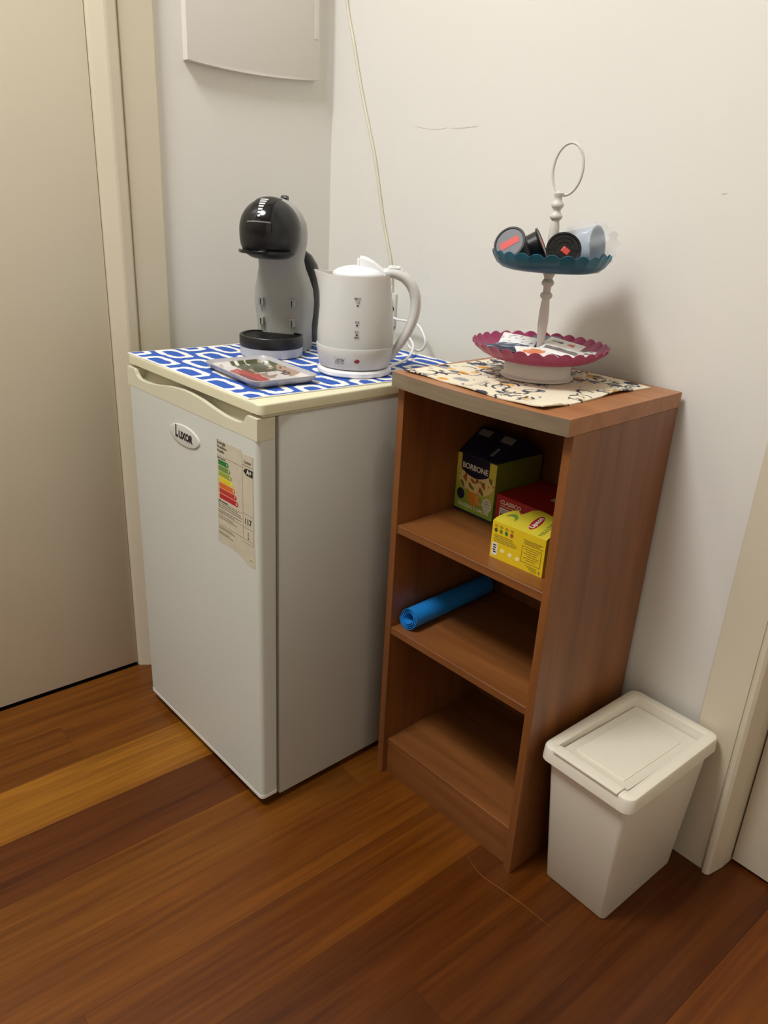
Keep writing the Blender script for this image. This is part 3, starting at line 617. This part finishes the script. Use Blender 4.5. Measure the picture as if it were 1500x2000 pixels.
# capsules and wrapped cup in the upper dish
CAMD = Vector((.621, -.784, 0)); RGT = Vector((.784, .621, 0)); UPV = Vector((0, 0, 1))
def aim(d): return Vector(d).normalized().to_track_quat('Z', 'Y').to_euler()
M_cap = mat('capsule_black', '#161517', .3, .05); M_foil = mat('capsule_foil', '#6F6E74', .35, .03); M_red = mat('capsule_red', '#D2473E', .4, .04)
def capsule(label, pos, axis, roll=0.0, lid=True):
    t = bpy.data.objects.new('coffee_capsule', None); COL.objects.link(t); tag(t, label, 'capsule', 'capsules in the upper dish'); t.location = pos; t.rotation_euler = aim(axis)
    lathe('cup', [(0, -.024), (.013, -.024), (.0135, -.0215), (.018, -.0215), (.0205, -.0235), (.0222, -.0225), (.0240, .012), (.0275, .0135), (.0282, .0150), (.0275, .0165), (.0248, .0165), (.0240, .0150), (0, .0150)], M_cap, t, 40, 35)
    if lid:
        lathe('lid_foil', [(0, .0156), (.0236, .0156), (.0240, .0151), (0, .0151)], M_foil, t, 40, 35)
        bm = bmesh.new(); abox(bm, -.0165, .0165, -.0062, .0062, .0157, .0160); o = done(bm, 'label_print', M_red, t); o.rotation_euler = (0, 0, roll)
    else:
        for r0, r1 in ((.0185, .0200), (.0120, .0134)): lathe('rib_ring', [(r0, .0140), (r1, .0140), (r1, .0162), (r0, .0162), (r0, .0140)], M_cap, t, 36, 35)
        for k in range(8): bm = bmesh.new(); abox(bm, .0125, .0230, -.0006, .0006, .0145, .0160); o = done(bm, 'rib', M_cap, t); o.rotation_euler = (0, 0, k*math.pi/4)
        bm = bmesh.new(); abox(bm, -.003, .010, -.0050, .0050, .0145, .0168, .001); o = done(bm, 'label_print', M_red, t); o.rotation_euler = (0, 0, roll)
    return t
AX = Vector((SX, SY, 0)); DZ = SZ+.1828
capsule('black coffee capsule with grey foil and red print, facing the room in the teal dish', AX-RGT*.063+CAMD*.030+UPV*(DZ+.0330), CAMD*.80-RGT*.40+UPV*.42, R(35))
capsule('black coffee capsule lying on its side in the middle of the teal dish', AX-RGT*.031-CAMD*.018+UPV*(DZ+.0315), RGT*.80+UPV*.42+CAMD*.05, R(20))
capsule('black coffee capsule with red spot, right of centre in the teal dish', AX+RGT*.017+CAMD*.046+UPV*(DZ+.0300), CAMD*.86+RGT*.08+UPV*.34, R(-35), lid=False)
CP = bpy.data.objects.new('plastic_cup', None); COL.objects.link(CP); tag(CP, 'pale blue plastic cup in clear film, lying in the teal dish', 'cup')
CP.location = AX+RGT*.047-CAMD*.036+UPV*(DZ+.0360); CP.rotation_euler = aim(RGT*.86+CAMD*.42+UPV*.10)
M_cup = mat('pale_blue_plastic', '#BFCBDA', .35, .02, trans=.25); M_film = mat('clear_film', '#F4F6F8', .15, .01, alpha=.22)
lathe('cup_body', [(0, -.040), (.0245, -.040), (.0255, -.038), (.0335, .028), (.0350, .0285), (.0350, .0300), (.0325, .0300), (.0243, -.0375), (0, -.0375)], M_cup, CP, 48, 40)
bm = bmesh.new(); secs = []
for j in range(15):
    z = -.050+.107*j/14; r = (.0295+.0105*min(1, j/9))*(1.0 if 1 <= j <= 11 else (.55 if j == 0 else .92-.10*(j-11))); s = []
    for i in range(48):
        a = 2*math.pi*i/48; q = r*(1+.055*math.sin(5*a+j*.9)+.035*math.sin(11*a-j*1.7)); s.append((q*math.cos(a), q*math.sin(a), z+.003*math.sin(7*a+j)))
    secs.append(s)
loft(bm, secs, caps=False); done(bm, 'wrapper', M_film, CP, 60)

# sachets in the lower dish
def sachet(label, w_, h_, pos, rot, col, cat='sachet'):
    def ps(u, v): return np.stack([(u-.5)*w_, (v-.5)*h_, .0030*(1-(2*u-1)**4)*(1-(2*v-1)**4)+.0006*np.sin(u*17)*np.sin(v*13)+.0004], 1)
    o = sheet('sachet', 40, 28, ps, col, printed('sachet_paper', .5), None, .0008); o.location = pos; o.rotation_euler = rot; tag(o, label, cat, 'sachets in the lower dish'); return o
def flatc(base, *rects):
    def f(u, v):
        c = np.tile(np.array(lin(base)), (len(u), 1))
        for u0, u1, v0, v1, h in rects: c[(u > u0) & (u < u1) & (v > v0) & (v < v1)] = lin(h)
        return c
    return f
def speckle(base, dark, f=36, seed=3, th=.55):
    def g(u, v):
        c = np.tile(np.array(lin(base)), (len(u), 1)); c[npn(u, v, f, seed) > th] = lin(dark); return c
    return g
LZ = SZ+.0312+.0070
def sp(r, c, z): return AX+RGT*r+CAMD*c+UPV*(LZ+z)
AR = math.atan2(RGT.y, RGT.x)
sachet('white sachet with black lettering, leaning at the back left of the pink dish', .064, .034, sp(-.040, -.034, .0150), (R(32), R(4), AR+R(-14)), speckle('#E9E7E4', '#2B2B30', 30, 3, .62))
sachet('dark navy sachet nearest the left rim of the pink dish', .075, .024, sp(-.062, .012, .0060), (R(10), R(8), AR+R(10)), flatc('#3A4152', (.1, .9, .35, .5, '#8C93A4')))
sachet('charcoal sachet lying across the navy one in the pink dish', .066, .022, sp(-.046, .030, .0105), (R(12), R(2), AR+R(-12)), flatc('#2B3140', (.15, .85, .6, .72, '#9AA0AE')))
sachet('slate blue sachet in the left back of the pink dish', .070, .022, sp(-.052, -.008, .0110), (R(6), R(-4), AR+R(-32)), flatc('#4A5468', (.1, .8, .4, .55, '#A9AEBB')))
sachet('white sachet with a large orange print, at the front of the pink dish', .070, .042, sp(-.004, .044, .0110), (R(14), R(2), AR+R(14)), lambda u, v: np.where((np.hypot((u-.45)/.42, (v-.45)/.36)+.28*npn(u, v, 12, 4) < .72)[:, None], np.array(lin('#DE8A5E')), np.array(lin('#EFEAE2'))))
sachet('white sachet with broad grey stripe, right of the orange one', .074, .036, sp(.036, .030, .0145), (R(10), R(6), AR+R(-24)), flatc('#EDEAE6', (.1, .9, .25, .62, '#7E7672')))
sachet('white sachet with small orange mark, behind the grey striped one', .070, .034, sp(.040, -.004, .0200), (R(14), R(6), AR+R(-30)), flatc('#ECE8E2', (.62, .8, .35, .6, '#D9704A'), (.2, .5, .4, .55, '#6E6864')))
sachet('white sachet with dark stripes, at the right rim of the pink dish', .058, .026, sp(.066, .018, .0110), (R(12), R(-4), AR+R(-26)), flatc('#E6E2DC', (.1, .9, .15, .4, '#5C5658'), (.1, .9, .6, .82, '#5C5658')))
sachet('blue grey sachet standing behind the stem of the pink dish', .050, .034, sp(.012, -.052, .0130), (R(38), 0, AR+R(6)), flatc('#7D879C', (.1, .9, .1, .3, '#6A7388')))

# ---------------------------------------------------------------- boxes on the middle shelf
SH1 = .5952
def bthing(name, label, cat, x, y, z, rz=0): return thing(name, label, cat, bk_pt(x, y, z), AS+R(rz))
GB = bthing('tea_box', 'green and yellow tea box with navy gabled top, back left on the upper shelf', 'box', -.3072, -.1550, SH1, -3.0)
gw, gd, gh = .0522, .132, .122
M_grn = mat('box_green_side', '#7F8B2A', .5, .05, 20); M_navy = mat('box_navy', '#141A30', .42, .05, 20)
bm = bmesh.new(); abox(bm, -gw, gw, 0, gd, 0, gh); done(bm, 'carton', M_grn, GB)
prism('gable_top', [(0, gh), (.060, gh+.040), (.066, gh+.041), (.072, gh+.040), (gd, gh)], -gw, gw, M_navy, GB, 'yz')
def gp(u, v): return np.stack([(u-.5)*2*gw, -.0006+0*u, v*gh], 1)
def gcol(u, v):
    n1 = npn(u, v, 9, 11); n2 = npn(u, v, 15, 12)
    yel, grn = np.array(lin('#D9CB4A')), np.array(lin('#8FA83A')); k = np.clip((v-.25)/.55+.18*n1, 0, 1)[:, None]; c = grn*(1-k)+yel*k
    def put(m_, h): c[m_] = lin(h)
    band = (np.hypot((u-.52)/.46, (v-.60)/.24)+.12*n1 < .95)
    put(band, '#E4D28A'); put(band & (n2 > .45), '#A85A2E'); put(band & (n2 < -.55), '#7C6A34'); put(band & (npn(u, v, 20, 14) > .68), '#C9372C')
    put((np.hypot((u-.5)/.16, (v-.30)/.14) < 1) & (v < .38), '#DD8A2A'); put((np.abs(np.hypot((u-.66)/.09, (v-.31)/.08)-1) < .2), '#B9C46A')
    put(np.hypot((u-.15)/.10, (v-.30)/.095) < 1, '#151C3C'); put(np.hypot((u-.84)/.115, (v-.265)/.115) < 1, '#D8D8C4')
    put((np.hypot((u-.84)/.08, (v-.265)/.08) < 1) & (np.sin(v*140) > .3), '#8C8C78')
    arch = (v > .985-.0*u) | ((np.abs(u-.47) < .36) & (v > .64+.10*((u-.47)/.36)**2)); put(arch, '#10162E')
    put(v < .035, '#1A2134'); return c
sheet('front_print', 150, 160, gp, gcol, printed('carton_print', .45), GB)
M_pw = mat('print_white', '#EFE9D6', .6)
text('lettering', 'BORBONE', .0160, M_pw, GB, (-.003, -.0010, gh*.80), FRONT, sx=.93, bold=.0003); text('lettering', 'ZENZERO E LIMONE', .0098, M_pw, GB, (0, -.0010, gh*.125), FRONT, sx=.95, bold=.0001)
text('lettering', 'TISANA', .0070, M_ink, GB, (.014, -.0010, gh*.605), FRONT)
lrsl = math.atan2(.040, .060)
for px, py, ww, hh in ((-.030, .050, .015, .008), (.030, .050, .015, .008)):
    bm = bmesh.new(); abox(bm, -ww, ww, -hh, hh, 0, .0008); o = done(bm, 'handle_slot', mat('slot_grey', '#7B786F', .6), GB); o.location = (px, py, gh+py*math.tan(lrsl)+.0003); o.rotation_euler = (lrsl, 0, 0)
bm = bmesh.new(); abox(bm, -.004, .004, -.011, .011, 0, .0006); o = done(bm, 'printed_mark', mat('slot_grey', '#7B786F', .6), GB); o.location = (.026, .020, gh+.020*math.tan(lrsl)+.0003); o.rotation_euler = (lrsl, 0, R(-12))

RB = bthing('coffee_box', 'red coffee pod box lettered CLASSICO, between the green and yellow boxes', 'box', -.2500, -.1560, SH1, -2.0)
rw, rd, rh = .190, .135, .0650
bm = bmesh.new(); abox(bm, 0, rw, 0, rd, 0, rh); done(bm, 'carton', mat('box_red', '#A81E20', .42, .06, 20), RB)
bm = bmesh.new(); abox(bm, .010, .062, -.0004, 0, .006, .0405); done(bm, 'front_print', mat('box_panel', '#D9D3CC', .5, .05, 60), RB)
def rp(u, v): return np.stack([.013+u*.034, -.0007+0*u, .008+v*.030], 1)
sheet('cup_picture', 50, 40, rp, speckle('#BDB6AE', '#3C3632', 11, 6, .25), printed('carton_print', .45), RB)
text('lettering', 'CLASSICO', .0112, M_pw, RB, (.036, -.0006, .0520), FRONT, bold=.0002); 
bm = bmesh.new(); abox(bm, .010, .064, -.0004, 0, .0438, .0448); done(bm, 'rule', M_pw, RB); bm = bmesh.new(); abox(bm, .082, .094, .058, .075, rh, rh+.0004); done(bm, 'printed_mark', mat('box_panel', '#D9D3CC', .5), RB)
text('lettering', '10', .012, M_pw, RB, (.0685, -.0006, .030), FRONT)

YB = bthing('teabag_box', 'opened yellow tea bag box at the front of the upper shelf', 'box', -.1060, -.2720, SH1, 1.5)
yw, yd, yh = .0560, .118, .0690
M_yel = mat('box_yellow', '#E3C21A', .42, .03, 25); M_yel2 = mat('box_yellow_inner', '#C9B86A', .7)
bm = bmesh.new()
abox(bm, -yw, yw, 0, .0008, 0, yh); abox(bm, -yw, yw, yd-.0008, yd, 0, yh-.020); abox(bm, -yw+.0008, yw-.0008, .0008, yd-.0008, 0, .0008)
sidep = [(.0008, 0), (yd-.0008, 0), (yd-.0008, yh-.020), (.060, yh-.016), (.030, yh-.004), (.012, yh), (.0008, yh)]
extrude_poly(bm, sidep, -yw, -yw+.0008, 'yz'); extrude_poly(bm, sidep, yw-.0008, yw, 'yz'); done(bm, 'carton', M_yel, YB)
wv = [(-.056, 0), (-.056, .010), (-.051, .026), (-.042, .041), (-.034, .0445), (-.029, .040), (-.025, .0365), (-.020, .043), (-.013, .058), (-.004, .0635), (.010, .063), (.026, .060), (.042, .057), (.056, .055), (.056, 0)]
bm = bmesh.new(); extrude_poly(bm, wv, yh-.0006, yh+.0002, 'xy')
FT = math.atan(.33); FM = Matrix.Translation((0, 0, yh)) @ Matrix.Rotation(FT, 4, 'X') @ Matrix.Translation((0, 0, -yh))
flapo = done(bm, 'torn_flap', mat('box_flap_yellow_shaded', '#CDB930', .42, .06, 18), YB); flapo.data.transform(FM)  # carton yellow darkened on the flap to paint in its shade
for k, (h, x) in enumerate((('#5E7A46', -.030), ('#C9C9B8', -.010), ('#3E6A4A', .010), ('#D2CEC0', .030))):
    bm = bmesh.new(); abox(bm, x-.008, x+.008, .066, .114, .010, .056+.003*(k % 2)); done(bm, 'tea_bag', mat('tea_bag_%d' % k, h, .6), YB)
bm = bmesh.new(); secs = [[(.014+.0085*sc*math.cos(2*math.pi*i/32), .031+.0200*sc*math.sin(2*math.pi*i/32), yh+z_) for i in range(32)] for sc, z_ in ((1, .0002), (1, .0006))]; loft(bm, secs); done(bm, 'maker_oval', mat('oval_red', '#9E1F2E', .4), flapo).data.transform(FM)
text('lettering', 'Lipton', .0125, M_pw, flapo, FM @ Vector((.014, .031, yh+.0008)), (FT, 0, R(90)), bold=.0002).rotation_euler = (Matrix.Rotation(FT, 3, 'X') @ Matrix.Rotation(R(90), 3, 'Z')).to_euler()
text('lettering', 'YELLOW', .0105, mat('print_green', '#3E5A28', .6), flapo, FM @ Vector((.040, .024, yh+.0006)), (0, 0, 0)).rotation_euler = (Matrix.Rotation(FT, 3, 'X') @ Matrix.Rotation(R(90), 3, 'Z')).to_euler()
bm = bmesh.new(); pts = [Vector((-.032+.0095*math.cos(a), .019+.0095*math.sin(a), yh+.0007)) for a in [R(-20+i*12) for i in range(17)]]; 
A = []; B = []
for i, p in enumerate(pts):
    d_ = (p-Vector((-.032, .019, yh+.0007))).normalized(); hwid = .0036*math.sin(math.pi*(i+.5)/17); A.append(bm.verts.new(p+d_*hwid)); B.append(bm.verts.new(p-d_*hwid))
for i in range(16): bm.faces.new((A[i], A[i+1], B[i+1], B[i]))
done(bm, 'leaf_print', mat('print_green2', '#5E8430', .6), flapo).data.transform(FM)
def yfront(name, x0, x1, z0, z1, m): bm = bmesh.new(); abox(bm, x0, x1, -.0004, 0, z0, z1); return done(bm, name, m, YB)
M_yl = mat('print_ochre', '#8A7320', .6); M_gn = mat('print_green', '#3E5A28', .6)
for x, h in ((-.0475, '#4F4A20'), (-.0365, '#6C7A2A'), (-.0250, '#2E6B3A'), (-.0135, '#A04A3A')):
    bm = bmesh.new(); secs = [[(x+.0032*math.cos(2*math.pi*i/16), y_, .0535+.0040*math.sin(2*math.pi*i/16)) for i in range(16)] for y_ in (0, -.0004)]; loft(bm, secs); done(bm, 'printed_icon', mat('icon'+h, h, .6), YB)
    yfront('text_line', x-.0035, x+.0035, .0600, .0612, M_yl); yfront('text_line', x-.0028, x+.0028, .0625, .0635, M_yl)
for k, (z, x1) in enumerate(((.0445, -.010), (.0415, -.008), (.0385, -.004), (.0355, .000), (.0325, -.002))): yfront('text_line', -.0500, x1, z, z+.0009, M_yl)
for k, z in enumerate((.0560, .0535, .0510, .0485)): yfront('text_line', .012+.002*(k % 2), .052-.004*(k % 3), z, z+.0009, M_yl)
for a in ((.010, .050, .0440, .0448), (.010, .050, .0150, .0158), (.010, .0108, .0150, .0448), (.0492, .050, .0150, .0448)): yfront('text_line', *a, M_yl)
for k in range(6): yfront('text_line', .014+.006*(k % 2), .046-.003*(k % 3), .0400-k*.0040, .0409-k*.0040, M_yl)
yfront('white_sticker', -.0525, -.0405, .0060, .0290, mat('sticker_white', '#E6E2D8', .5)); 
for z, x0, x1 in ((.0250, -.0500, -.0430), (.0205, -.0495, -.0440), (.0160, -.0505, -.0445), (.0120, -.0490, -.0430)): bm = bmesh.new(); abox(bm, x0, x1, -.0006, -.0003, z-.0012, z+.0012); done(bm, 'printed_mark', M_ink, YB)
for x, z in ((-.030, .0185), (-.013, .0165), (.003, .0150)):
    bm = bmesh.new(); secs = [[(x+.0042*math.cos(2*math.pi*i/16), y_, z+.0038*math.sin(2*math.pi*i/16)) for i in range(16)] for y_ in (0, -.0004)]; loft(bm, secs); done(bm, 'printed_flower', mat('print_cream', '#EFE3A0', .6), YB)
for k in range(4): yfront('text_line', .020+.004*k, .044, .0105-k*.0024, .0112-k*.0024, M_yl)
text('lettering', '0', .008, M_ink2, YB, (.0495, -.0006, .0065), FRONT)

# ---------------------------------------------------------------- blue roll on the lower shelf
turns = 3.4; n = 90; prof = []
for i in range(n+1):
    t = i/n; a = R(200)+turns*2*math.pi*t; r = .0225-.0125*t; prof.append((r*math.cos(a), r*math.sin(a)))
inner = [(x*(1-.0014/math.hypot(x, y)), y*(1-.0014/math.hypot(x, y))) for x, y in prof]
bm = bmesh.new(); L = .245; g = []
for ring in (prof, inner):
    for yy in (0, L): g.append([bm.verts.new((x*(1.06 if yy == 0 else 1), yy+.004*math.sin(math.atan2(z, x))*(yy == 0), z*(1.03 if yy == 0 else 1))) for x, z in ring])
a0, a1, b0, b1 = g
for i in range(n):
    bm.faces.new((a0[i], a1[i], a1[i+1], a0[i+1])); bm.faces.new((b0[i], b0[i+1], b1[i+1], b1[i])); bm.faces.new((a0[i], a0[i+1], b0[i+1], b0[i])); bm.faces.new((a1[i], b1[i], b1[i+1], a1[i+1]))
bm.faces.new((a0[0], b0[0], b1[0], a1[0])); bm.faces.new((a0[n], a1[n], b1[n], b0[n]))
rl = done(bm, 'plastic_roll', mat('blue_film_roll', '#1E7FCB', .42, .05, 60, .1, 300), None, 60)
rl.location = bk_pt(-.3330, -.2920, .3702+.0237); rl.rotation_euler = (0, R(10), AS+R(1.0)); tag(rl, 'rolled bright blue plastic sheet lying on the bookcase lower shelf', 'roll')

# ---------------------------------------------------------------- waste bin
M_bin = mat('bin_plastic', '#EAE2D0', .42, .012, 10, .03, 500)
BN = thing('waste_bin', 'small cream plastic waste bin with hinged lid, beside the bookcase', 'bin', (1.1705, -.1610, 0))
def rr0(x0, x1, y0, y1, r, z): return [(p[0]+(x0+x1)/2, p[1]+(y0+y1)/2, z) for p in rr((x1-x0)/2, (y1-y0)/2, r, 6)]
bx0, bx1, by0, by1 = -.0635, .0675, -.1090, .1100; tx0, tx1, ty0, ty1 = -.0815, .0815, -.1320, .1310
bm = bmesh.new(); loft(bm, [rr0(bx0+.003, bx1-.003, by0+.003, by1-.003, .007, 0), rr0(bx0, bx1, by0, by1, .008, .004), rr0(tx0, tx1, ty0, ty1, .012, .282), rr0(tx0+.002, tx1-.002, ty0+.002, ty1-.002, .011, .282), rr0(bx0+.002, bx1-.002, by0+.002, by1-.002, .008, .006)]); done(bm, 'bucket', M_bin, BN, 40)
ox0, ox1, oy0, oy1 = -.0925, .0905, -.1440, .1410
bm = bmesh.new()
secs = [rr0(ox0+.002, ox1-.002, oy0+.002, oy1-.002, .016, .2765), rr0(ox0-.001, ox1+.001, oy0-.001, oy1+.001, .018, .2775), rr0(ox0, ox1, oy0, oy1, .018, .3000), rr0(ox0+.0015, ox1-.0015, oy0+.0015, oy1-.0015, .017, .3035), rr0(ox0+.005, ox1-.005, oy0+.005, oy1-.005, .015, .3050),
        rr0(ox0+.019, ox1-.019, oy0+.019, oy1-.019, .006, .3050), rr0(ox0+.021, ox1-.021, oy0+.021, oy1-.021, .005, .3035), rr0(ox0+.024, ox1-.024, oy0+.024, oy1-.024, .005, .2860), rr0(ox0+.028, ox1-.028, oy0+.028, oy1-.028, .005, .2765)]
loft(bm, secs, caps=False); k = len(secs[0]); bm.verts.ensure_lookup_table()
for i in range(k): bm.faces.new((bm.verts[i], bm.verts[(i+1) % k], bm.verts[8*k+(i+1) % k], bm.verts[8*k+i]))
done(bm, 'rim_frame', M_bin, BN, 40)
# flap: front edge lies on the rim, drops into the recess towards the back
fx0, fx1 = ox0+.0265, ox1-.0265
bm = bmesh.new()
prf = [(oy0-.003, .3058), (oy0-.003, .3082), (oy0+.017, .3085), (oy0+.021, .3072), (oy0+.027, .3000), (oy0+.034, .2970), (oy1-.040, .2880), (oy1-.027, .2875), (oy1-.027, .2855), (oy0+.032, .2945), (oy0+.022, .3025), (oy0+.019, .3058)]
extrude_poly(bm, prf, fx0, fx1, 'yz'); bmesh.ops.recalc_face_normals(bm, faces=bm.faces); flap = done(bm, 'lid_flap', M_bin, BN, 30)
bm = bmesh.new(); sl_ = (.2880-.2970)/(oy1-.040-oy0-.034)
def fz(y): return .2970+(y-oy0-.034)*sl_
pa = rr0(fx0+.016, fx1-.016, oy0+.044, oy1-.058, .004, 0); pb = rr0(fx0+.0175, fx1-.0175, oy0+.0455, oy1-.0595, .004, 0)
loft(bm, [[(x, y, fz(y)-.001) for x, y, _ in pa], [(x, y, fz(y)+.0012) for x, y, _ in pa], [(x, y, fz(y)+.0018) for x, y, _ in pb]]); done(bm, 'raised_panel', M_bin, flap)
